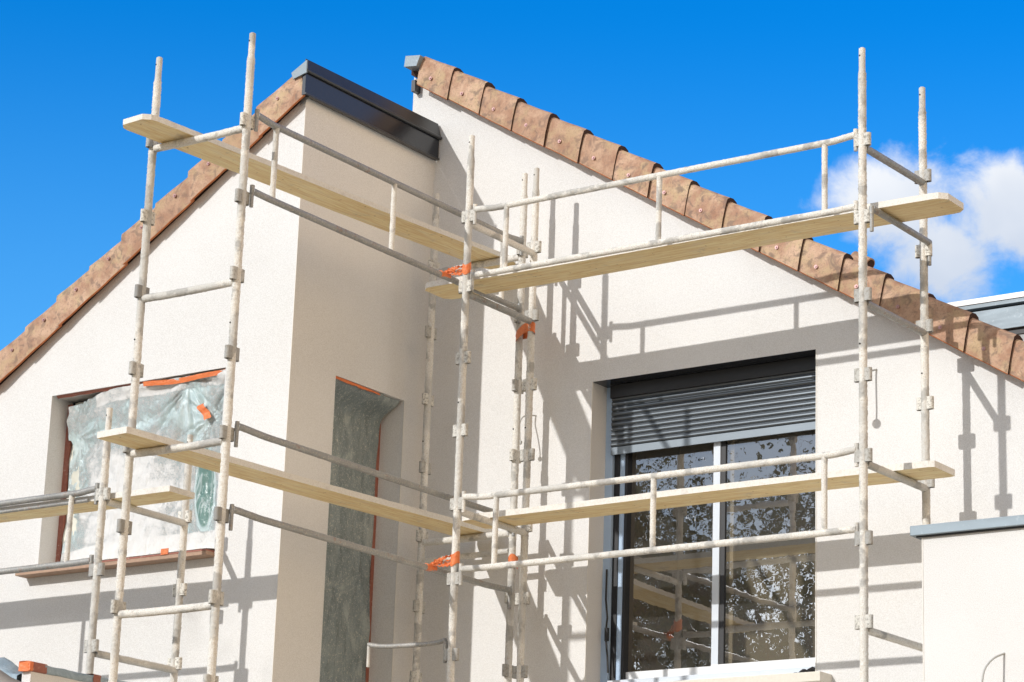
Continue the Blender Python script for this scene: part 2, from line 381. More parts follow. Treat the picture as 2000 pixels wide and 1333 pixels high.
b.quad((wx0, YW, wz0), (wx1, YW, wz0), (wx1, D1 + .2, wz0), (wx0, D1 + .2, wz0), M_STUCCO)
# wall beyond: left return, back
b.quad((XL, YW, GZ), (XL, 24, GZ), (XL, 24, top(XL)), (XL, YW, top(XL)), M_STUCCO)
b.quad((XR, YW, GZ), (XR, 24, GZ), (XR, 24, top(XR)), (XR, YW, top(XR)), M_STUCCO)
b.quad((XL, 24, GZ), (XR, 24, GZ), (XR, 24, top(XR)), (XL, 24, top(XL)), M_STUCCO)
b.build('gable_wall', house)
# -- corner beads
b = MB()
b.box((wx0 - .0035, YW - .0035, wz0), (wx0 + .004, YW + .004, wz1), M_BEAD)
b.box((wx1 - .004, YW - .0035, wz0), (wx1 + .0035, YW + .004, wz1), M_BEAD)
b.box((XS - .004, YF - .0035, GZ), (XS + .0035, YF + .004, 6.62), M_BEAD)
b.box((XS - .004, 14.513, GZ), (XS + .0035, 14.521, 4.752), M_BEAD)
b.build('corner_bead', house)
# -- left wing front wall
lx0, lx1, lz0, lz1 = -13.606, -11.925, 3.470, 4.768
topl = lambda x: zr_left(x) + 0.04
b = MB(); XE = -17.5
vq(b, XE, lx0, GZ, GZ, topl(XE), topl(lx0), YF, M_STUCCO)
vq(b, lx0, lx1, GZ, GZ, lz0, lz0, YF, M_STUCCO)
vq(b, lx0, lx1, lz1, lz1, topl(lx0), topl(lx1), YF, M_STUCCO)
vq(b, lx1, XS, GZ, GZ, topl(lx1), topl(XS), YF, M_STUCCO)
for x in (lx0, lx1): b.quad((x, YF, lz0), (x, YF + .22, lz0), (x, YF + .22, lz1), (x, YF, lz1), M_STUCCO)
b.quad((lx0, YF, lz1), (lx1, YF, lz1), (lx1, YF + .22, lz1), (lx0, YF + .22, lz1), M_STUCCO)
b.quad((lx0, YF, lz0), (lx1, YF, lz0), (lx1, YF + .22, lz0), (lx0, YF + .22, lz0), M_STUCCO)
b.quad((XE, YF, GZ), (XE, 24, GZ), (XE, 24, topl(XE)), (XE, YF, topl(XE)), M_STUCCO)
b.build('wing_front_wall', house)
# -- wing side wall (faces right) with narrow opening
ny0, ny1, nz0, nz1 = 13.726, 14.517, 2.15, 4.752
b = MB()
def sq(y0, y1, z0, z1): b.quad((XS, y0, z0), (XS, y1, z0), (XS, y1, z1), (XS, y0, z1), M_STUCCO)
sq(YF, ny0, GZ, 6.68); sq(ny0, ny1, nz1, 6.68); sq(ny0, ny1, GZ, nz0); sq(ny1, YW, GZ, 6.68)
for y in (ny0, ny1): b.quad((XS, y, nz0), (XS - .24, y, nz0), (XS - .24, y, nz1), (XS, y, nz1), M_STUCCO)
b.quad((XS, ny0, nz1), (XS - .24, ny0, nz1), (XS - .24, ny1, nz1), (XS, ny1, nz1), M_STUCCO)
b.quad((XS, ny0, nz0), (XS - .24, ny0, nz0), (XS - .24, ny1, nz0), (XS, ny1, nz0), M_STUCCO)
b.build('wing_side_wall', house)

# -- roofs and verge tiles
def slab(name, xa, xb, zf, ya, yb, th, mat, under):
    b = MB(); za, zb = zf(xa), zf(xb)
    vs = [(xa,ya,za),(xb,ya,zb),(xb,yb,zb),(xa,yb,za),(xa,ya,za+th),(xb,ya,zb+th),(xb,yb,zb+th),(xa,yb,za+th)]
    b.add(vs, [(4,5,6,7)], mat); b.add(vs, [(0,3,2,1),(0,1,5,4),(1,2,6,5),(2,3,7,6),(3,0,4,7)], under)
    return b
def roll_rows(b, xa, xb, zf, ya, yb, slope):   # barrel tile courses on top of the slab
    L = math.hypot(xb - xa, zf(xb) - zf(xa)); n = int(L / 0.345)
    for i in range(n):
        x0 = lerp(xa, xb, i / n); x1 = lerp(xa, xb, (i + 1) / n); pts0 = []; pts1 = []
        m = int((yb - ya) / 0.075)
        for k in range(m + 1):
            y = ya + (yb - ya) * k / m; h = 0.035 * abs(math.sin(k * math.pi / 4)) 
            hi = 0.03 if (zf(x1) < zf(x0)) else 0.0
            pts0.append((x0, y, zf(x0) + .10 + h + (0 if hi else .03))); pts1.append((x1, y, zf(x1) + .10 + h + hi))
        vs = pts0 + pts1; M2 = m + 1
        b.add(vs, [(k, k+1, M2+k+1, M2+k) for k in range(m)], M_TILE, True)
roofR = slab('roof', -11.56, XR + .3, lambda x: zr_right(x) + .055, YW - .045, 24, 0.06, M_TILE, M_TILE_DARK)
roll_rows(roofR, -11.5, XR + .25, lambda x: zr_right(x) + .055, YW + .10, 21, -SL)
roofR = roofR.build('roof', house)
roofL = slab('roof', XE - .3, -11.40, lambda x: zr_left(x) + .055, YF - .045, 24, 0.06, M_TILE, M_TILE_DARK)
roll_rows(roofL, -11.4, XE - .2, lambda x: zr_left(x) + .055, YF + .10, 14.7, SL)
roofL = roofL.build('roof', house)

def verge_tile(roof, x0, x1, zf, yface, sgn, nail_x, nail_z, seed, long=False):
    # sgn=+1: roof falls towards +x (x1 is the low end); sgn=-1: falls towards -x (x0 is the low end)
    rnd = random.Random(seed)
    prof = [(0.004, 0.0), (0.0, 0.006), (-0.004, 0.09), (0.0, 0.172), (0.010, 0.206), (0.038, 0.222), (0.085, 0.226), (0.132, 0.214), (0.155, 0.175), (0.17, 0.13)]
    inner = [(0.155, 0.12), (0.14, 0.16), (0.115, 0.192), (0.085, 0.205), (0.05, 0.198), (0.026, 0.178), (0.017, 0.15), (0.014, 0.09), (0.017, 0.004)]
    sec = prof + inner; n = len(sec); K = 9; vs = []
    sl = math.atan((zf(x1) - zf(x0)) / (x1 - x0)); nx, nz = -math.sin(sl), math.cos(sl)
    lean = 0.42
    xlo, xhi = (x1, x0) if sgn > 0 else (x0, x1)
    for i in range(K):
        t = i / (K - 1)                       # 0 = upper end, 1 = lower end
        sc = lerp(0.93, 1.045, t ** 1.2); outy = -0.016 * t - (0.002 * math.sin(t * 9 + seed))
        x = lerp(xhi, xlo, t); zb = zf(x) - 0.006 * t
        for (yy, h) in sec:
            w = 0.0025 * noise.noise(Vector((x * 9, h * 14, seed * 3.3)))
            vs.append((x + nx * h * sc * lean, yface + yy + outy + w, zb + h * sc * 1.13 + w))
    jz, jy = rnd.uniform(-.004, .004), rnd.uniform(-.004, .004); vs = [(v[0], v[1] + jy, v[2] + jz + .006 * (v[0] - x0) * rnd.uniform(.9, 1.1)) for v in vs]
    b = MB(); fs_o = []; fs_e = []
    for i in range(K - 1):
        for k in range(n):
            k2 = (k + 1) % n; f = (i*n+k, i*n+k2, (i+1)*n+k2, (i+1)*n+k)
            (fs_e if k in (0, n - 1, n - 2) else fs_o).append(f)
    b.add(vs, fs_o, M_TILE, True); b.add(vs, fs_e, M_TILE_EDGE, True)
    b.add(vs[:n], [tuple(range(n))], M_TILE_EDGE); b.add(vs[-n:], [tuple(range(n))], M_TILE_DARK)
    if nail_x is not None:
        c = Vector((nail_x, yface - 0.014, nail_z))
        b.tube([c + Vector((0, 0.004, 0)), c + Vector((0, -0.006, 0))], 0.013, M_NAIL, 12)
        b.tube([c + Vector((0, -0.004, 0)), c + Vector((0, -0.013, 0))], lambda t, p: 0.008 - .003 * t, M_NAIL, 10)
    o = b.build('verge_tile', roof)
    return o
ST = 0.2985
for i in range(27):
    xn = -11.307 + ST * i
    x0 = xn - 0.150 if i else -11.452; x1 = xn + 0.158
    verge_tile(roofR, x0, x1, zr_right, YW - .115, +1, xn, 7.275 - 0.6057 * (xn + 11.307), i + 1)
ST = 0.3066
for i in range(19):
    xn = -11.537 - ST * i
    x1 = xn + 0.165 if i else -11.302; x0 = xn - 0.150
    verge_tile(roofL, x0, x1, zr_left, YF - .060, -1, xn, 6.669 + 0.6187 * (xn + 11.537), i + 50)
# one loose hip end of a field tile peeking over the right verge
b = MB(); b.tube([(-8.02, 15.15, 5.50), (-7.90, 15.15, 5.43)], 0.055, M_TILE, 14, flat=0.8); b.tube([(-7.905, 15.15, 5.433), (-7.897, 15.15, 5.428)], 0.042, M_TILE_DARK, 14, flat=0.8)
b.build('field_tile', roofR)
# ridge caps of folded zinc
def cap(front, y0, y1, roof):
    b = MB(); n = len(front); vs = [(x, y0, z) for x, z in front] + [(x, y1, z) for x, z in front]
    b.add(vs, [tuple(range(n))] + [(i, (i + 1) % n, n + (i + 1) % n, n + i) for i in range(n)], M_ZINC); return b.build('ridge_cap', roof)
cap([(-11.535, 7.493), (-11.395, 7.472), (-11.428, 7.392), (-11.545, 7.408)], 14.592, 21.0, roofR)
b = MB(); b.box((-11.535, 14.68, 7.235), (-11.50, 22, 7.325), M_ANTH2); b.build('rear_fascia', roofR)
cap([(-11.412, 6.834), (-11.276, 6.905), (-11.274, 6.811), (-11.394, 6.784)], 13.150, 13.162, roofL)
b = MB(); b.add([(-11.375,YF-.02,6.60),(-11.29,YF-.02,6.645),(-11.29,YF-.02,6.73),(-11.35,YF-.02,6.70)], [(0,1,2,3)], M_ZINC); b.build('flashing', roofL)
# fascia over the side wall: lower board and rolled cap
b = MB(); y0, y1 = YF - .070, 14.735
b.box((-11.318, y0, 6.655), (-11.290, y1, 6.835), M_ANTH)
b.box((-11.290, y0, 6.655), (-11.280, y1, 6.668), M_ANTH2)
b.add([(-11.300,y0,6.925),(-11.272,y0,6.835),(-11.272,y1,6.835),(-11.305,y1,6.948),(-11.42,y0+.15,6.86),(-11.42,y1,6.88),(-11.318,y0,6.835)], [(0,1,2,3),(0,3,5,4),(0,6,1)], M_ANTH2)
b.tube([(-11.280,y0,6.830), (-11.280,y1+.008,6.830)], 0.014, M_ANTH2, 12)
b.build('fascia', house)

# ------------------------------------------------------------------ right window
win = MB()
yg = YW + .20
win.box((wx0 + .0, yg - .012, wz0 + .05), (wx0 + .060, yg + .03, wz1), M_GUIDE_SHADE)
win.box((wx0 + .062, yg + .012, wz0 + .05), (wx0 + .105, yg + .05, 4.32), M_BLACK)
win.box((wx0 + .105, yg + .02, wz0 + .08), (wx0 + .150, yg + .06, 4.32), M_GUIDE_SHADE)
win.box((wx0 + .150, yg + .012, wz0 + .09), (wx0 + .172, yg + .07, 4.32), M_BLACK)
win.box((wx1 - .10, yg - .012, wz0 + .05), (wx1, yg + .03, wz1), M_ANTH)
win.box((wx0 + .07, yg - .03, wz0 + .045), (wx1, yg + .10, wz0 + .088), M_PALE)
win.box((wx0 + .02, yg - .07, wz0 + .0), (wx1, yg - .028, wz0 + .05), M_WHITEMETAL)
window = win.build('window', house)
b = MB()
xm = -8.962
def sash(x0, x1, y, z0, z1, wl, wr, name):
    b = MB()
    if wl: b.box((x0, y, z0), (x0 + wl, y + .035, z1), M_PALE); 
    if wr: b.box((x1 - wr, y, z0), (x1, y + .035, z1), M_PALE)
    b.box((x0, y - .002, z0), (x1, y + .036, z0 + .062), M_WHITEMETAL)
    o = b.build(name, window)
    p = MB(); p.quad((x0 + wl, y + .02, z0 + .062), (x1 - wr, y + .02, z0 + .062), (x1 - wr, y + .02, z1), (x0 + wl, y + .02, z1), M_GLASS)
    p.build('pane', window, recalc=False)
sash(wx0 + .172, xm - .02, yg + .045, wz0 + .089, 4.33, 0.0, 0.0, 'sash')
sash(xm - .028, wx1 + .04, yg + .000, wz0 + .089, 4.33, 0.052, 0.0, 'sash')
b = MB(); b.box((xm + .026, yg + .008, wz0 + .10), (xm + .062, yg + .034, 4.33), M_BLACK); b.box((xm+.075, yg + .05, wz0 + .1), (xm + .105, yg + .06, 4.33), M_ROOM)
b.build('gasket', window)
# roller shutter: curved slats and end bar
b = MB(); zt, zb2 = 4.758, 4.352; pitch = 0.0368; ys = YW + .165
pts = []; z = zt; prof = [(0.0, 0.0), (-0.0055, -0.004), (-0.0085, -0.012), (-0.0085, -0.020), (-0.0055, -0.028), (0.0, -0.033), (0.003, -0.0345), (0.003, -0.036)]
k = 0
while zt - k * pitch > zb2:
    for (yy, zz) in prof: pts.append((ys + yy, zt - k * pitch + zz))
    k += 1
zend = zt - k * pitch
vs = []; 
for (y, z) in pts: vs += [(wx0 + .062, y, z), (wx1 - .0, y, z)]
b.add(vs, [(2*i, 2*i+1, 2*i+3, 2*i+2) for i in range(len(pts) - 1)], M_SLAT, False)
b.box((wx0 + .062, ys - .006, zend - .052), (wx1, ys + .008, zend), M_BAR)
b.build('roller_shutter', window)
b = MB(); b.box((wx0 + .062, ys - .030, 4.668), (wx1, ys - .012, wz1 - .003), M_BLACK); b.build('shutter_shade', window)  # black board added to stand for the soffit shade over the top slats
b = MB(); b.box((wx0 - .06, YW - .155, 2.535), (wx1 + .115, YW + .12, 2.598), M_SILL, bev=.006); b.build('sill', window)
# loose black cable on the left guide
b = MB(); P = [(-9.82, YW + .175, 3.46), (-9.815, YW + .165, 3.25), (-9.80, YW + .165, 3.12), (-9.812, YW + .165, 3.0), (-9.79, YW + .16, 2.86), (-9.78, YW + .16, 2.74)]
b.tube(P, 0.007, M_BLACK, 8); b.box((-9.81, YW + .15, 2.96), (-9.785, YW + .17, 3.05), M_BLACK); b.build('cable', window)
# interior room
b = MB(); ra, rb, rc, rd, re, rf = wx0 - .05, wx1 + .28, D1 + .13, D1 + 1.9, 2.2, 4.95
b.quad((ra, rc, re), (ra, rd, re), (ra, rd, rf), (ra, rc, rf), M_ROOM); b.quad((rb, rc, re), (rb, rd, re), (rb, rd, rf), (rb, rc, rf), M_ROOM)
b.quad((ra, rd, re), (rb, rd, re), (rb, rd, rf), (ra, rd, rf), M_ROOM); b.quad((ra, rc, re), (rb, rc, re), (rb, rd, re), (ra, rd, re), M_ROOM)
b.quad((ra, rc, rf), (rb, rc, rf), (rb, rd, rf), (ra, rd, rf), M_ROOM)
b.box((-10.35, rc + .9, re + .01), (-8.62, rc + .95, rf - .01), M_ROOM)
b.build('room', house, recalc=False)

# ------------------------------------------------------------------ left window: sill + frame
b = MB(); b.box((lx0 + .0, YF + .17, lz0 + .01), (lx0 + .045, YF + .22, lz1 - .03), M_RED); b.box((lx1 - .045, YF + .17, lz0 + .01), (lx1, YF + .22, lz1 - .03), M_RED)
b.box((lx0, YF + .225, lz0), (lx1, YF + .24, lz1), M_BLACK)
wl = b.build('window', house)
b = MB(); b.box((lx0 - .105, YF - .115, lz0 - .050), (lx1 + .035, YF + .0, lz0 - .024), M_BROWN)
b.box((lx0 - .105, YF - .118, lz0 - .024), (lx1 + .035, YF + .0, lz0 - .013), M_RED)
b.build('sill', wl)
# crust of plaster on the sill
cr = MB(); nx = 150; vs = []
for i in range(nx + 1):
    x = lerp(lx0 - .02, lx1 + .02, i / nx)
    for j in range(7):
        y = lerp(YF - .115, YF + .17, j / 6); h = 0.012 + 0.022 * noise.noise(Vector((x * 14, y * 14, 3))) + 0.012 * noise.noise(Vector((x * 45, y * 45, 1)))
        if YF - .01 < y: h += 0.02
        vs.append((x, y, lz0 - .01 + max(0.002, h if 0 < j < 6 else 0.002)))
cr.add(vs, [(i*7+j, (i+1)*7+j, (i+1)*7+j+1, i*7+j+1) for i in range(nx) for j in range(6)], M_CRUSTED := M_CRUST, True)
cr.build('plaster_crust', wl)
b = MB(); b.box((-12.30, YF - .124, lz0 - .022), (-12.235, YF - .116, lz0 + .02), M_TAPE); b.build('tape', wl)

# masking sheet over the left window
sheet = thing('masking_sheet', (-12.8, 13.25, lz0), 'pale teal plastic sheet over the wide left window, spattered white and torn below', 'plastic sheet')
b = MB(); NX, NZ = 210, 150; vs = []; spl = []
def sm(t): t = max(0, min(1, t)); return t * t * (3 - 2 * t)
def sheet_y(u, v):
    y = YF + 0.045 + 0.12 * (1 - sm(u * 2.6)) * (0.65 + .35 * sm((0.95 - v) * 3))
    y += 0.04 * math.sin(math.pi * v) * 0.6
    for (pu, pv, a, fq, rg) in ((0.765, 0.97, .022, 9, .60), (0.90, 0.74, .020, 11, .42), (0.03, 0.80, .010, 14, .9), (1.03, 1.0, .014, 13, .5), (0.0, 0.35, .006, 22, .7)):
        du, dv = (u - pu) * 1.35, v - pv; dist = math.hypot(du, dv); th = math.atan2(dv, du)
        w = sm(dist * 7) * max(0, 1 - dist / rg)
        y += a * w * (1 - abs(math.sin(th * fq * .5 + 4.0 * noise.noise(Vector((th * 1.7, pu * 9, dist * 1.2))))) * 2)
    y += 0.010 * noise.noise(Vector((u * 7, v * 5, 0))) + 0.006 * noise.noise(Vector((u * 22, v * 18, 4)))
    return y
def torn(u, v):
    ru = 0.795 + 0.012 * noise.noise(Vector((v * 9, 0, 1))); 
    hole = ((u - .70) / .20) ** 2 + ((v - .135 - .04 * noise.noise(Vector((u * 14, 0, 8)))) / .011) ** 2 < 1 and u > .5
    return hole and False
for j in range(NZ + 1):
    v = j / NZ
    for i in range(NX + 1):
        uu = i / NX
        xl = lx0 + .055 + 0.10 * max(0, noise.noise(Vector((v * 6, 2, 0)))) * (1 if v < .8 else 0)
        x = lerp(xl, lx1 + .012, uu); z = lerp(lz0 + .01, lz1 - .012 - .05 * (1 - sm(uu * 3)), v)
        vs.append((x, sheet_y(uu, v) - (0.02 * sm((v - .93) * 14) * sm(uu * 4)), z))
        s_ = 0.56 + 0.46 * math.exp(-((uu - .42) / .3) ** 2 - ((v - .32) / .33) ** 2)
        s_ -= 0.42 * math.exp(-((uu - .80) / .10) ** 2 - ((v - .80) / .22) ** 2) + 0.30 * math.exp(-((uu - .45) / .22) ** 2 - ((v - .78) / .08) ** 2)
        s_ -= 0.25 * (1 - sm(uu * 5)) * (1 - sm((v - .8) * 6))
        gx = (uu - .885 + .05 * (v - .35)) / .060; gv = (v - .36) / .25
        dk = 1 - sm((math.hypot(gx, gv) - .75) * 3); s_ = s_ * (1 - dk) + (-0.75) * dk  # dark green patch paints the shade where the film lies deeper
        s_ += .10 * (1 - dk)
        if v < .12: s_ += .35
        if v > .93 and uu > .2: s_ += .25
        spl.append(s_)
fs = []
for j in range(NZ):
    for i in range(NX):
        if not torn((i + .5) / NX, (j + .5) / NZ): a = j * (NX + 1) + i; fs.append((a, a + 1, a + NX + 2, a + NX + 1))
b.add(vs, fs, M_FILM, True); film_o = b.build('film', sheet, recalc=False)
at = film_o.data.attributes.new('splat_shade', 'FLOAT', 'POINT'); at.data.foreach_set('value', spl)
# dark green film layer behind
b = MB(); M_GREEN = mk('olive under film', plain((0.66, 0.65, 0.56), 0.3, 0, 0.5, 0.45, 6)); vs = []
for j in range(31):
    for i in range(31):
        x = lerp(lx0 + .05, lx1 - .005, i / 30); z = lerp(lz0 + .005, lz1 - .02, j / 30)
        vs.append((x, YF + (.185 if z > lz0 + .4 or i < 8 else .100) + .010 * math.sin(x * 40 + z * 22) , z))
b.add(vs, [(j*31+i, j*31+i+1, (j+1)*31+i+1, (j+1)*31+i) for j in range(30) for i in range(30)], M_GREEN, True); b.build('under_film', sheet, recalc=False)
def strip(pts_c, width_v, mat, name, parent, amp=.003, seed=0):
    b = MB(); vs = []; n = len(pts_c)
    for i, (p, w) in enumerate(zip(pts_c, width_v)):
        for k in range(5):
            t = k / 4 - .5; vs.append(Vector(p) + Vector(w) * t + Vector((0, amp * noise.noise(Vector((i * .8, k * 1.3, seed))), 0)))
    b.add(vs, [(i*5+k, (i+1)*5+k, (i+1)*5+k+1, i*5+k+1) for i in range(n-1) for k in range(4)], mat, True)
    return b.build(name, parent, recalc=False)
pc = []; pw = []; pc2 = []; pw2 = []
for i in range(60):
    t = i / 59; x = lerp(lx0 + .03, lx1 + .01, t)
    if t < .60: pc.append((x, YF + .018 - .02 * 0, lz1 - .006)); pw.append((0, .03, -.024 + .004 * math.sin(i)))
    if t > .52: pc2.append((x, YF + .010 + .01 * math.sin(t * 20), lz1 - .022 - .014 * math.sin((t - .52) / .48 * math.pi))); pw2.append((0, .010, -.036 + .020 * abs(t - .72)))
strip(pc, pw, M_RED, 'tape', sheet, seed=2); strip(pc2, pw2, M_TAPE, 'tape', sheet, .006, seed=5)
q = Vector((-12.16, 0, 4.53)); pts_t = [(q.x + .02 * i / 6 + .008 * i, YF + .02 - .012 * math.sin(i), q.z - .014 * i) for i in range(9)]
strip(pts_t, [(.055, .006, .02)] * 9, M_TAPE, 'tape', sheet, .012, 7)
strip([(-12.40 + .004 * i, YF + .012, 4.30 - .014 * i) for i in range(9)], [(.04, 0, .01)] * 9, mk('faded peach tape', plain((0.80, 0.52, 0.42), 0.6, 0, 0.3, 0.2, 40)), 'tape', sheet, .006, 9)

# narrow window film on the side wall
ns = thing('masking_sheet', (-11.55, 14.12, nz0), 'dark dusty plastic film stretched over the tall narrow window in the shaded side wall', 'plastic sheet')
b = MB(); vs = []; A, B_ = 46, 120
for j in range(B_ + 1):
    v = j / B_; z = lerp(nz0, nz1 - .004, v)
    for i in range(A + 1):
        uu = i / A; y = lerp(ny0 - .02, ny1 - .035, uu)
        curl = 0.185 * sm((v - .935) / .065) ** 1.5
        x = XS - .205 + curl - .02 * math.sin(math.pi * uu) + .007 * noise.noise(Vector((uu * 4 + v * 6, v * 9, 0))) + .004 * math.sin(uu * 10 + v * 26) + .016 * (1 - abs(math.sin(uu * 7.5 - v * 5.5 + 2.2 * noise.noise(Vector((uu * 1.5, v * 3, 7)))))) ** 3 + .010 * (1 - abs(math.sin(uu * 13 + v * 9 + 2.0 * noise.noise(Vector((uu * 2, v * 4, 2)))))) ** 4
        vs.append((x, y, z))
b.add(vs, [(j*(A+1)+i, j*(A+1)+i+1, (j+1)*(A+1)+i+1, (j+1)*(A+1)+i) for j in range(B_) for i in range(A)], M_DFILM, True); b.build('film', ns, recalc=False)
b = MB(); b.box((XS - .225, ny1 - .034, nz0), (XS - .205, ny1 - .001, nz1 - .05), M_RED)
b.build('tape', ns)
b = MB(); vs = []
for i in range(40):
    y = lerp(ny0 + .0, ny1 - .002, i / 39); w = .030 - .012 * i / 39 + .004 * math.sin(i * 1.1)
    vs += [(XS - .001 - .05 * (i / 39) ** 2, y, nz1 - .003), (XS - w - .02, y, nz1 - .007 - .010 * (1 - i / 39)), (XS - .01, y, nz1 - .02 + .003 * math.sin(i * .7))]
b.add(vs, [(3*i, 3*i+1, 3*i+4, 3*i+3) for i in range(39)] + [(3*i, 3*i+2, 3*i+5, 3*i+3) for i in range(26)], M_TAPE, True); b.build('tape', ns, recalc=False)

# ------------------------------------------------------------------ porch block at lower right (part of the house)
b = MB(); px, py, pz = -6.612, 13.30, 3.088
b.quad((px, py, GZ), (-3.2, py, GZ), (-3.2, py, pz), (px, py, pz), M_STUCCO); b.quad((px, py, GZ), (px, YW, GZ), (px, YW, pz), (px, py, pz), M_STUCCO)
b.box((px - .003, py - .003, GZ), (px + .004, py + .004, pz), M_BEAD)
pw_ = b.build('porch_wall', house, recalc=False)
b = MB(); b.box((px - .058, py - .040, pz + .008), (-3.1, YW - .003, pz + .066), M_ZINC, bev=.004)
b.box((px - .030, py - .018, pz), (-3.1, YW - .006, pz + .010), M_BLACK)
b.build('coping', pw_)
# dormer / upstand behind the right verge
dm = MB(); yD = 16.0
dm.box((-8.6, yD, 4.6), (-5.2, yD + 1.2, 5.06), M_GREYWALL)
dm = dm.build('dormer', house)
b = MB(); b.box((-8.7, yD - .03, 5.315), (-5.1, yD + 1.3, 5.352), M_WHITEMETAL); b.box((-8.7, yD - .022, 5.285), (-5.1, yD + 1.3, 5.315), M_ZINC)
b.box((-8.68, yD + .03, 5.25), (-5.12, yD + 1.2, 5.285), M_BLACK); b.box((-8.7, yD - .035, 5.105), (-5.1, yD + 1.28, 5.255), M_ZINC); b.box((-8.65, yD - .01, 5.062), (-5.15, yD + 1.2, 5.104), M_BLACK)
b.build('flashing', dm)

# ------------------------------------------------------------------ cables hanging out of the walls
def cable(p0, pts, label, disc=None, rad=.006):
    t = thing('electric_cable', p0, label, 'cable')
    P = [Vector(p0)] + [Vector(p0) + Vector(q) for q in pts]
    # smooth with Catmull-Rom
    Q = []
    for i in range(len(P) - 1):
        a, b_, c_, d_ = P[max(0, i-1)], P[i], P[i+1], P[min(len(P)-1, i+2)]
        for k in range(8):
            s_ = k / 8; Q.append(0.5 * ((2*b_) + (c_-a)*s_ + (2*a-5*b_+4*c_-d_)*s_*s_ + (3*b_-a-3*c_+d_)*s_**3))
    Q.append(P[-1]); m = MB(); m.tube(Q, rad, M_CABLE, 8); m.build('sheath', t)
    if disc: 
        m = MB(); e_ = P[-1]; m.tube([e_ + Vector((0, -.006, -disc * .7)), e_ + Vector((0, .006, -disc * .7))], disc, M_CABLE, 20); m.build('end_cap', t)
cable((-7.648, YW, 4.566), [(-.022, -.055, -.03), (-.036, -.10, -.11), (-.038, -.11, -.20), (-.039, -.11, -.285)], 'grey cable curving out of the wall right of the big window, behind a pole', .030)
cable((-10.333, YW, 4.576), [(-.035, -.09, -.02), (-.03, -.15, -.08), (-.015, -.17, -.17), (-.012, -.17, -.22)], 'grey cable arching out of the wall between the twin inner poles and the big window', .016, .005)
cable((-6.12, 13.30, 2.395), [(-.03, -.08, -.04), (-.055, -.14, -.11), (-.07, -.15, -.22), (-.07, -.15, -.30)], 'grey cable sticking out of the porch wall at the lower right corner')

# ------------------------------------------------------------------ scaffolds
TOP = 6.305
def pole(parent, x, y, cups, axis, top, seed, bottom=GZ, joint=None, zlow=1.9):
    pts = [(x, y, bottom), (x, y, zlow)]; z = zlow
    m = MB()
    m.tube([(x, y, bottom), (x, y, zlow + .01)], .025, M_POLE, 12)
    P = line((x, y, zlow), (x, y, top - .17), .007)
    m.tube(P, .0252, M_POLE, 20, amp=.0048, seed=seed, cap=False, freq=95.0)
    m.tube(line((x, y, top - .175), (x, y, top - .005), .008), lambda t, p: lerp(.0245, .0205, min(1, t * 6)), M_POLE, 16, amp=.0012, seed=seed + 2)
    m.tube([(x, y, top - .006), (x, y, top)], lambda t, p: .0200 - .006 * t, M_POLE, 16)
    for s_ in (1, ):
        a = Vector((x, y, top - .055)); dv = Vector((-.30, -.95, 0)).normalized()
        m.tube([a + dv * .0195, a + dv * .0225], .0055, M_HOLE, 8)
        zz = cups[min(3, len(cups) - 1)] + .19; a = Vector((x, y, zz)); m.tube([a + dv * .024, a + dv * .0295], .0055, M_HOLE, 8)
    # smooth clean spigot lengths
    rnd = random.Random(seed)
    po = m.build('pole', parent)
    ax = Vector((1, 0, 0)) if axis == 'x' else Vector((0, 1, 0)); sd = Vector((0, 1, 0)) if axis == 'x' else Vector((1, 0, 0))
    for z in cups:
        c = MB(); h = .040
        for sg in (-1, 1):
            ctr = Vector((x, y, z)) + ax * sg * .043
            # bent plate pocket: a U of sheet steel, closed outwards
            n = 10; vs = []
            for k in range(n + 1):
                an = -math.pi / 2 + math.pi * k / n
                for (rr) in (.0155, .0125):
                    q_ = ax * sg * (math.cos(an) * rr) + sd * math.sin(an) * rr * 1.15
                    for zz in (-h, h): vs.append(ctr + q_ + Vector((0, 0, zz)))
            f = []
            for k in range(n):
                a_ = 4 * k; b_ = 4 * (k + 1)
                f += [(a_, b_, b_+1, a_+1), (a_+2, a_+3, b_+3, b_+2), (a_, a_+2, b_+2, b_), (a_+1, b_+1, b_+3, a_+3)]
            c.add(vs, f, M_CUP, False)
            for s2 in (-1, 1):
                o_ = Vector((x, y, z)) + sd * s2 * .0165
                p1 = o_ + ax * sg * .018; p2 = o_ + ax * sg * .044
                lo = Vector((min(p1.x, p2.x), min(p1.y, p2.y), z - h)); hi = Vector((max(p1.x, p2.x), max(p1.y, p2.y), z + h))
                lo -= sd * .002; hi += sd * .002
                c.box(lo, hi, M_CUP)
        for sg in (-1, 1):   # plaster lump
            pass
        c.build('socket', po, recalc=False)
    return po
def ztube(parent, name, a, b, rad=.0245, mat=None, amp=.002, seed=1, sag=0.0, bend=0.0, n=14):
    a, b = Vector(a), Vector(b); L = (b - a).length; P = line(a, b, .012); N = len(P) - 1
    for i, p in enumerate(P):
        t = i / N; s_ = min(t, 1 - t) * L
        p.z += bend * (1 - sm(s_ / .22)) + sag * 4 * t * (1 - t)
    m = MB(); m.tube(P, rad, mat or M_POLE, n, amp=amp, seed=seed); return m.build(name, parent)
def pin(mb, p, mat=M_GALV, up=.035, dn=.095):
    p = Vector(p); mb.tube([p + Vector((0, 0, up)), p - Vector((0, 0, dn))], .0125, mat, 10)
    mb.tube([p + Vector((0, 0, up + .012)), p - Vector((0, 0, .01))], .0155, mat, 10)
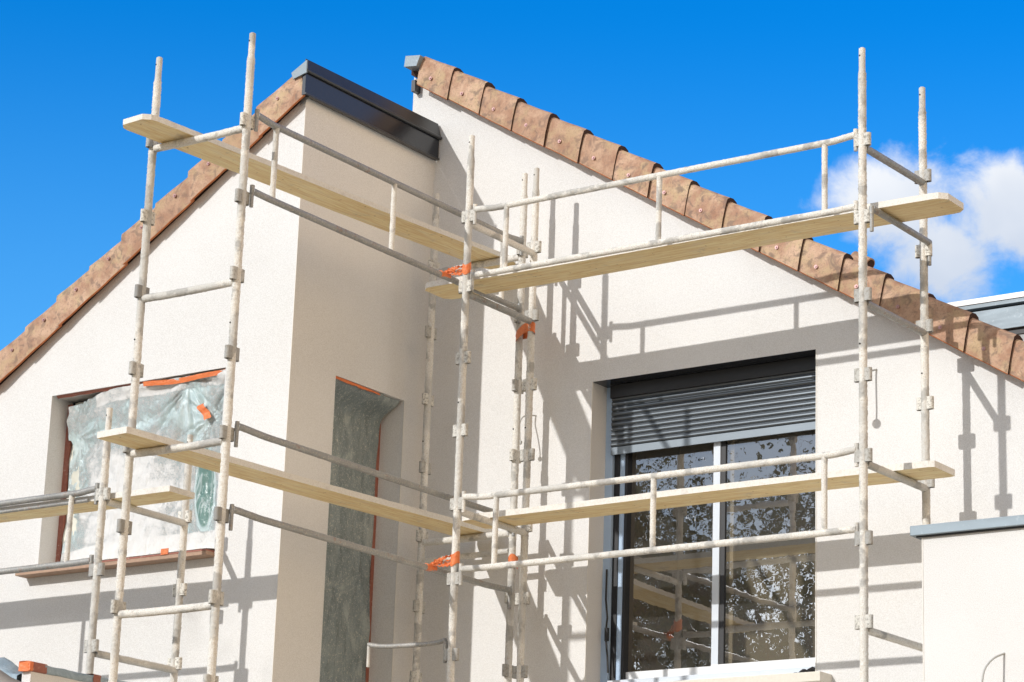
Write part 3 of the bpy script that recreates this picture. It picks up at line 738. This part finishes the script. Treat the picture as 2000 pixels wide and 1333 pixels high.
def rail(parent, a, b, dz, mat, seed, name='guard_rail', amp=.0016):
    a, b = Vector(a), Vector(b); d_ = (b - a).normalized(); a2 = a + d_ * .055; b2 = b - d_ * .055
    P = line(a2, b2, .012); N = len(P) - 1; L = (b2 - a2).length
    for i, p in enumerate(P):
        t = i / N; s_ = min(t, 1 - t) * L; p.z += dz + .010 * (1 - sm(s_ / .30))
    m = MB()
    def rf(t, p):
        return .0215
    m.tube(P, rf, mat, 12, amp=amp, seed=seed)
    for e_ in (P[0], P[-1]): m.tube([e_ + Vector((0, 0, .028)), e_ - Vector((0, 0, .028))], .0135, mat, 10); pin(m, Vector((e_.x, e_.y, e_.z - .02)), mat, .02, .11)
    return m.build(name, parent)
def frame(parent, a, b, z1, z2, ups, mat, umat, seed):
    fr = MB(); a, b = Vector(a), Vector(b); d_ = (b - a).normalized()
    for zi, z in enumerate((z1, z2)):
        a2 = Vector((a.x, a.y, z)) + d_ * .055; b2 = Vector((b.x, b.y, z)) - d_ * .055
        P = line(a2, b2, .012); N = len(P) - 1; L = (b2 - a2).length
        for i, p in enumerate(P):
            s_ = min(i / N, 1 - i / N) * L; p.z += (.014 if zi == 0 else .004) * (1 - sm(s_ / .18))
        fr.tube(P, .0215, mat, 14, amp=.0028 if mat is M_POLE else .0012, seed=seed + zi)
        for e_ in (P[0], P[-1]): pin(fr, (e_.x, e_.y, e_.z - .01), mat)
    fo = fr.build('guard_frame', parent)
    for k, s_ in enumerate(ups):
        p = a + d_ * s_
        m = MB(); m.tube(line((p.x, p.y, z2), (p.x, p.y, z1), .01),   .0185, umat, 12, amp=.003, seed=seed + 5 + k, cap=False); m.build('upright', fo)
    return fo

# scaffold along the shaded side wall
xa, xa2, ya, yb_, zA = -10.326, -11.113, 11.508, 14.505, 5.728
sa = thing('scaffold_bay', (xa, ya, GZ), 'scaffold bay beside the shaded side wall, its end ladder before the masked window', 'scaffold')
cupsA = [zA - .5 * k for k in range(8)]
pole(sa, xa, ya, cupsA, 'y', 6.316, 1); pole(sa, xa2, ya, cupsA, 'y', 6.314, 2)
pole(sa, xa2, yb_, cupsA, 'y', 6.295, 3); pole(sa, xa, yb_, cupsA, 'y', 6.311, 4)
for k in (0, 2, 4, 6):
    ztube(sa, 'transom', (xa2 + .02, ya, zA - .5*k - .047), (xa - .02, ya, zA - .5*k - .047), .0245, M_POLE, .0035, 10 + k, bend=.004)
for k in (0, 4): ztube(sa, 'transom', (xa2 + .02, yb_, zA - .5*k - .047), (xa - .02, yb_, zA - .5*k - .047), .0245, M_POLE, .0035, 20 + k, bend=.003)
ztube(sa, 'transom', (xa2 + .05, yb_ - .01, 3.548), (xa - .02, yb_ - .01, 3.556), .0205, M_POLE, .002, 31)
frame(sa, (xa + .03, ya + .0, 0), (xa + .03, yb_, 0), zA + .037, zA - .5 + .048, (.247, 1.465, 2.72), M_GALV, M_POLE, 40)
rail(sa, (xa + .03, ya, zA - 2), (xa + .03, yb_ + .02, zA - 2), .045, M_GALV, 50)
rail(sa, (xa + .03, ya, zA - 2.5), (xa + .03, yb_, zA - 2.5), .034, M_GALV, 52)

# scaffold in front of the big window
xb, xb2, yB, yB2, zB = -10.154, -7.142, 13.622, 14.404, 5.695
sb = thing('scaffold_bay', (xb, yB, GZ), 'plaster spattered scaffold bay standing in front of the big shuttered window', 'scaffold')
cupsB = [zB - .5 * k for k in range(8)]
pole(sb, xb, yB, cupsB, 'x', 6.284, 5); pole(sb, xb2 - .012, yB, cupsB, 'x', 6.305, 6)
pole(sb, xb, yB2, cupsB, 'x', 6.289, 7); pole(sb, xb2 + .010, yB2, cupsB[:5], 'x', 6.304, 8)
for k in (0, 2, 4, 6): ztube(sb, 'transom', (xb2 - .005, yB + .02, zB - .5*k - .045), (xb2 + .01, yB2 - .01, zB - .5*k - .045), .0235, M_GALV if k < 4 else M_POLE, .0016, 60 + k)
for k in (0, 1, 4): ztube(sb, 'transom', (xb, yB + .02, zB - .5*k - .045), (xb, yB2 - .01, zB - .5*k - .045), .0235, M_GALV if k == 1 else M_POLE, .0016, 70 + k)
for (x_, s_) in ((xb2, 1),):   # deck bearers hooked into the sockets of the upper deck
    m = MB(); P = line((x_ + .05, yB + .0, zB - .5 + .048), (x_ + .05, yB2, zB - .5 + .048), .02)
    m.tube(P, .0205, M_GALV, 14, amp=.0012, seed=80)
    for e_ in (P[0], P[-1]): pin(m, (e_.x, e_.y, e_.z - .03), M_GALV, .03, .12)
    m.build('deck_bearer', sb)
frame(sb, (xb, yB - .005, 0), (xb2, yB - .005, 0), zB + .026, zB - .5 + .068, (.318, 1.53, 2.74), M_POLE, M_POLE, 90)
frame(sb, (xb, yB - .005, 0), (xb2, yB - .005, 0), zB - 2 + .028, zB - 2.5 + .055, (.318, 1.53, 2.74), M_POLE, M_POLE, 95)
m = MB(); P = [Vector((lerp(xb - .05, -10.84, t / 30), yB, 2.775 + .02 * (2 * t / 30 - 1) ** 4 + .012 * t / 30)) for t in range(31)]
m.tube(P, .016, M_GALV, 12, amp=.0014, seed=99); m.tube([P[-1] + Vector((0, 0, .01)), P[-1] - Vector((0, 0, .15))], .0115, M_POLE, 10); pin(m, (xb - .05, yB, 2.74), M_GALV)
m.build('bracket', sb)

# scaffold at lower left
xc, yc1, yc2, zC = -11.965, 12.17, 12.955, 3.650
sc = thing('scaffold_bay', (xc, yc1, GZ), 'lowest scaffold bay, running off the left edge past the wide masked window', 'scaffold')
cupsC = [zC - .5 * k for k in range(4)]
pole(sc, xc, yc1, cupsC, 'x', 4.237, 11, zlow=1.5); pole(sc, xc + .01, yc2, cupsC, 'x', 4.225, 12, zlow=1.5)
pole(sc, xc - 3.0, yc1, cupsC, 'x', 4.237, 13, zlow=3.9); pole(sc, xc - 3.0, yc2, cupsC, 'x', 4.225, 14, zlow=3.9)
for k in (0, 2): ztube(sc, 'transom', (xc + .02, yc1 + .02, zC - .5*k - .045), (xc + .02, yc2 - .01, zC - .5*k - .045), .0235, M_POLE, .003, 110 + k)
ztube(sc, 'transom', (xc - 3, yc1 + .02, zC - .045), (xc - 3, yc2 - .02, zC - .045), .0205, M_POLE, 0, 1)
frame(sc, (xc - 3.0, yc1 - .005, 0), (xc, yc1 - .005, 0), zC + .030, zC - .5 + .060, (.29, 1.5, 2.72), M_GALV, M_POLE, 120)
m = MB(); P = line((xc - 2.6, yc1 + .02, zC - .022), (xc - .15, yc1 + .02, zC - .020), .02); m.tube(P, .012, M_GALV, 10, amp=.001, seed=4); m.build('spare_rail', sc)

# ------------------------------------------------------------------ planks
def plank(a, b, width, th, zb, label, seed, clip=.035, group='scaffold deck planks'):
    a, b = Vector((a[0], a[1], 0)), Vector((b[0], b[1], 0)); L = (b - a).length; dx = (b - a).normalized(); rot = math.atan2(dx.y, dx.x)
    n = 90; vs = []; m = MB()
    for i in range(n + 1):
        x = L * i / n; e_ = min(x, L - x); wv = width / 2 - max(0, clip - e_)
        w = .0015 * noise.noise(Vector((x * 3, seed, 0))); sg = .004 * math.sin(x * 1.7 + seed)
        rg = [.0022 * noise.noise(Vector((x * 40, seed, k))) for k in range(4)]
        vs += [(x, -wv + rg[0], sg + .002), (x, wv + rg[1], sg + .002), (x, wv + rg[2], sg + th + rg[3]), (x, -wv + rg[3], sg + th + rg[2])]
        # a small arris
    fb, fo = [], []
    for i in range(n):
        p, q_ = 4 * i, 4 * (i + 1)
        fb.append((p, q_, q_ + 1, p + 1)); fo += [(p+1, q_+1, q_+2, p+2), (p+2, q_+2, q_+3, p+3), (p+3, q_+3, q_, p)]
    fo += [(0, 1, 2, 3), (4*n, 4*n+3, 4*n+2, 4*n+1)]
    m.add(vs, fb, M_WOOD); m.add(vs, fo, M_CRUST)
    o = m.build('plank'); o.location = (a.x, a.y, zb); o.rotation_euler = (0, 0, rot)
    tag(o, label, 'plank', group); return o
plank((-10.935, 11.125), (-10.63, 14.73), .275, .038, 5.706, 'upper plank below the dark fascia, rounded end against blue sky at upper left', 1, .05)
plank((-10.945, 11.165), (-10.69, 14.70), .270, .042, 3.704, 'lower plank beside the shaded side wall, its square end before the masked window', 2, .004)
plank((-10.60, 13.855), (-6.65, 13.875), .315, .042, 5.266, 'upper plank in front of the long tile verge, its clipped end against the white cloud', 3, .05)
plank((-10.38, 14.12), (-6.865, 14.12), .300, .042, 3.672, 'lower plank crossing in front of the glass of the big window', 4, .012)
plank((-15.2, 12.335), (-11.42, 12.335), .250, .040, 3.628, 'short looking plank end at lower left, entering from the left edge between two poles', 5, .004)

# ------------------------------------------------------------------ orange tapes
def wrap(name_label, c, rx, ry, z0, z1, seed, tail=None, rot=0.0):
    t = thing('orange_tape', (c[0], c[1], z0), name_label, 'tape', None)
    m = MB(); n = 40; L = 5; vs = []
    for j in range(L + 1):
        z = lerp(z0, z1, j / L)
        for i in range(n):
            an = 2 * math.pi * i / n; k = 1 + .10 * noise.noise(Vector((math.cos(an) * 2, math.sin(an) * 2, j * .7 + seed)))
            ex, ey = rx * k * math.cos(an), ry * k * math.sin(an)
            vs.append((c[0] + ex * math.cos(rot) - ey * math.sin(rot), c[1] + ex * math.sin(rot) + ey * math.cos(rot), z + .012 * math.sin(an * 2 + seed)))
    m.add(vs, [(j*n+i, j*n+(i+1) % n, (j+1)*n+(i+1) % n, (j+1)*n+i) for j in range(L) for i in range(n)], M_TAPE, True)
    m.build('band', t, recalc=False)
    if tail:
        m = MB()
        for q_ in range(3):
            vs = []; n = 26; a = Vector((c[0] - rx, c[1] - ry * .3, lerp(z0, z1, .15 + .35 * q_))); b_ = Vector(tail) + Vector((0, 0, .012 * q_))
            for i in range(n):
                s_ = i / (n - 1); p = a.lerp(b_, s_); w = lerp(.013, .008, s_) * (1 + .5 * math.sin(s_ * 3.1)); an = s_ * 2.2 + q_ * .8
                off = Vector((0, math.sin(an) * .35, math.cos(an))) * w
                for k in (-1, -.3, .3, 1): vs.append(p + off * k + Vector((0, -.006 * math.cos(k * 3 + i * .5), .004 * math.sin(i * 1.3 + q_))))
            m.add(vs, [(i*4+k, (i+1)*4+k, (i+1)*4+k+1, i*4+k+1) for i in range(n - 1) for k in range(3)], M_TAPE, True)
        m.tube(line(Vector(tail) + Vector((0, -.05, -.004)), Vector(tail) + Vector((0, .05, .0)), .01), .0245, M_TAPE, 12, amp=.003, seed=seed)
        m.build('strap', t, recalc=False)
wrap('bright orange tape lashing the front middle pole to the upper rail', (xb, yB), .030, .030, 5.285, 5.355, 1, (xa + .03, 13.56, 5.283))
wrap('bright orange tape lashing the front middle pole to the lower rail', (xb, yB), .030, .030, 3.285, 3.365, 2, (xa + .03, 13.54, 3.268))
wrap('red orange tape binding the twin inner poles together above head height', ((xa + xb) / 2, (yb_ + yB2) / 2), .138, .040, 5.065, 5.135, 3, rot=-.53)
wrap('orange tape on the twin inner poles just below the lower deck', (xa + .01, yb_), .034, .034, 3.44, 3.52, 4)

# ------------------------------------------------------------------ black film scrap on the big window's sill
t = MB(); vs = []
for j in range(9):
    for i in range(22):
        u_ = i / 21; v_ = j / 8; h = .012 + .085 * max(0, u_ - .25) * (1 - abs(v_ - .5) * 1.2) * (0.55 + .9 * abs(noise.noise(Vector((u_ * 7, v_ * 4, 2)))))
        vs.append((lerp(-8.50, -8.13, u_), lerp(YW + .02, YW + .12, v_) + .02 * noise.noise(Vector((u_ * 5, v_ * 5, 9))), 2.600 + h))
t.add(vs, [(j*22+i, j*22+i+1, (j+1)*22+i+1, (j+1)*22+i) for j in range(8) for i in range(21)], mk('crumpled black film', plain((0.05, 0.045, 0.045), 0.25, 0, 0.6, 0.5, 30)), False)
tag(t.build('film_scrap', recalc=False), 'crumpled dark plastic scrap lying on the sill of the big window', 'plastic scrap')

# ------------------------------------------------------------------ low parapet wall at the lower left, coping wrapped in blue film
pr = thing('parapet_wall', (-11.55, 12.1, GZ), 'low rendered wall, top wrapped in blue plastic and orange tape, lower left corner', 'wall')
b = MB(); b.box((-11.535, 11.165, GZ), (-11.462, YF - .002, 2.315), M_STUCCO); b.build('wall', pr)
b = MB(); P = line((-11.496, 11.147, 2.338), (-11.496, YF - .01, 2.342), .02); m = b; vs = []; n = 16
for i, p in enumerate(P):
    for k in range(n):
        an = 2 * math.pi * k / n; cx_, cz_ = math.cos(an), math.sin(an)
        sx = math.copysign(abs(cx_) ** .35, cx_) * .046; sz = math.copysign(abs(cz_) ** .35, cz_) * .027
        w = .006 * noise.noise(Vector((p.y * 9, cx_ * 2, cz_ * 2)))
        vs.append((p.x + sx + w, p.y, p.z + sz + w))
N = len(P)
b.add(vs, [(i*n+k, i*n+(k+1) % n, (i+1)*n+(k+1) % n, (i+1)*n+k) for i in range(N-1) for k in range(n)] , M_BFILM, True)
b.add(vs[:n], [tuple(range(n))], M_BFILM); b.build('coping', pr)
def ptape(y0, y1, mat):
    b = MB(); P = [y0, lerp(y0, y1, .33), lerp(y0, y1, .66), y1]; vs = []
    for i, y in enumerate(P):
        for k in range(n):
            an = 2 * math.pi * k / n; cx_, cz_ = math.cos(an), math.sin(an)
            vs.append((-11.496 + math.copysign(abs(cx_) ** .35, cx_) * .050, y + .006 * math.sin(k), 2.342 + math.copysign(abs(cz_) ** .35, cz_) * .031))
    b.add(vs, [(i*n+k, i*n+(k+1) % n, (i+1)*n+(k+1) % n, (i+1)*n+k) for i in range(3) for k in range(n)], mat, True)
    if mat is M_TAPE: b.add(vs[:n], [tuple(range(n))], mat)
    b.build('tape', pr, recalc=False)
ptape(11.138, 11.165, M_TAPE); ptape(11.165, 11.28, M_RED); ptape(11.68, 11.745, M_RED)
# bulging blue film to the left and a grey zinc gutter in front
b = MB(); vs = []; n = 20
for i in range(n):
    for j in range(12):
        u_, v_ = i / (n - 1), j / 11; x = lerp(-12.6, -11.555, u_)
        y = lerp(11.12, 11.36, v_); h = .13 * math.sin(math.pi * min(1, v_ * 1.05)) * sm((1 - u_) * 4) + .02 * noise.noise(Vector((u_ * 9, v_ * 6, 5)))
        vs.append((x, y + .03 * noise.noise(Vector((u_ * 6, v_ * 5, 1))), 2.30 + h - (.30 if j in (0, 11) else 0)))
b.add(vs, [(i*12+j, (i+1)*12+j, (i+1)*12+j+1, i*12+j+1) for i in range(n-1) for j in range(11)], M_BFILM, True)
tag(b.build('film_heap', recalc=False), 'pale blue plastic film bulging over the wall at the lower left corner', 'plastic film')
b = MB(); b.box((-12.6, 11.18, GZ), (-11.54, 11.34, 2.12), M_STUCCO); b.build('wall', pr)
b = MB(); P = [Vector((-10.82, 10.05, 2.125)), Vector((-10.62, 10.15, 1.99)), Vector((-10.3, 10.25, 1.86)), Vector((-9.9, 10.4, 1.6)), Vector((-8.9, 10.8, 1.0)), Vector((-7, 11, GZ))]
P2 = [P[0] - Vector((.6, .3, -.35))] + P
tb = MB(); tb.tube(P2, .045, mk('weathered grey plank', plain((0.36, 0.34, 0.32), 0.8, 0, 0.2, 0.3, 20)), 4, flat=2.2)
tag(tb.build('ladder_rail'), 'weathered grey timber leaning across the bottom left corner', 'timber')

# ------------------------------------------------------------------ trees behind the photographer (seen in the glass, soft shadows on the wall)
def tree(x, y, h, r, seed, label, nleaf=9000, sp=1.0):
    rnd = random.Random(seed); t = thing('tree', (x, y, GZ), label, 'tree', 'trees reflected in the window')
    m = MB(); base = Vector((x, y, GZ)); tips = []
    def limb(p, dv, L, rad, lvl):
        n = 6; P = [p.copy()]; q_ = p.copy(); dd = dv.copy()
        for i in range(n):
            dd = (dd + Vector((rnd.uniform(-1, 1), rnd.uniform(-1, 1), rnd.uniform(-.4, .7))) * .16).normalized(); q_ = q_ + dd * L / n; P.append(q_.copy())
        m.tube(P, lambda s_, pp: rad * (1 - .65 * s_), M_BARK, 7 if lvl else 10)
        if lvl >= 2: tips.extend(P[2:])
        if lvl < 4:
            for k in range(5 if lvl == 0 else 3):
                s_ = rnd.uniform(.45, 1.0); i0 = min(n, int(s_ * n)); a = rnd.uniform(0, 6.28)
                nd = (dd * .5 + Vector((math.cos(a), math.sin(a), rnd.uniform(.0, .9))) * .8).normalized()
                limb(P[i0], nd, L * rnd.uniform(.55, .75), rad * .45, lvl + 1)
    limb(base, Vector((0, 0, 1)), h * .42, h * .022, 0)
    zt_ = max(p.z for p in tips) - GZ; k_ = (h - GZ - .35) / zt_
    def fit(p): p = Vector(p) - base; return base + Vector((p.x * k_ * sp, p.y * k_ * sp, p.z * k_))
    m.v = [tuple(fit(v)) for v in m.v]; tips[:] = [fit(p) for p in tips]
    m.build('trunk', t)
    m = MB(); vs = []; fs = []
    for i in range(nleaf):
        p = rnd.choice(tips) + Vector((rnd.gauss(0, 1), rnd.gauss(0, 1), rnd.gauss(0, 1))) * (.55 if sp == 1 else .32)
        a = Vector((rnd.uniform(-1, 1), rnd.uniform(-1, 1), rnd.uniform(-1, .4))).normalized(); b_ = a.cross(Vector((rnd.uniform(-1, 1), rnd.uniform(-1, 1), rnd.uniform(-1, 1)))).normalized()
        s_ = rnd.uniform(.045, .095); k = len(vs); vs += [p, p + a * s_ + b_ * s_ * .45, p + a * s_ * 2.1, p + a * s_ - b_ * s_ * .45]; fs.append((k, k+1, k+2, k+3))
    m.add(vs, fs, M_LEAF); m.build('crown', t, recalc=False)
    return max(v[2] for v in vs)
tree(-17.1, -3.2, 12.0, 3, 3, 'slender olive leaved tree shading the foot of the left wall', 2600, sp=.30)
tree(-21.5, -8.2, 11.2, 3, 8, 'olive leaved tree mirrored in the right pane of the big window', 10500)
tree(-24.0, -9.0, 12.0, 3, 12, 'olive leaved tree mirrored in the left pane of the big window', 10500)
tree(-24.6, -12.5, 12.5, 3, 31, 'farther olive leaved tree mirrored between the other two', 9500)
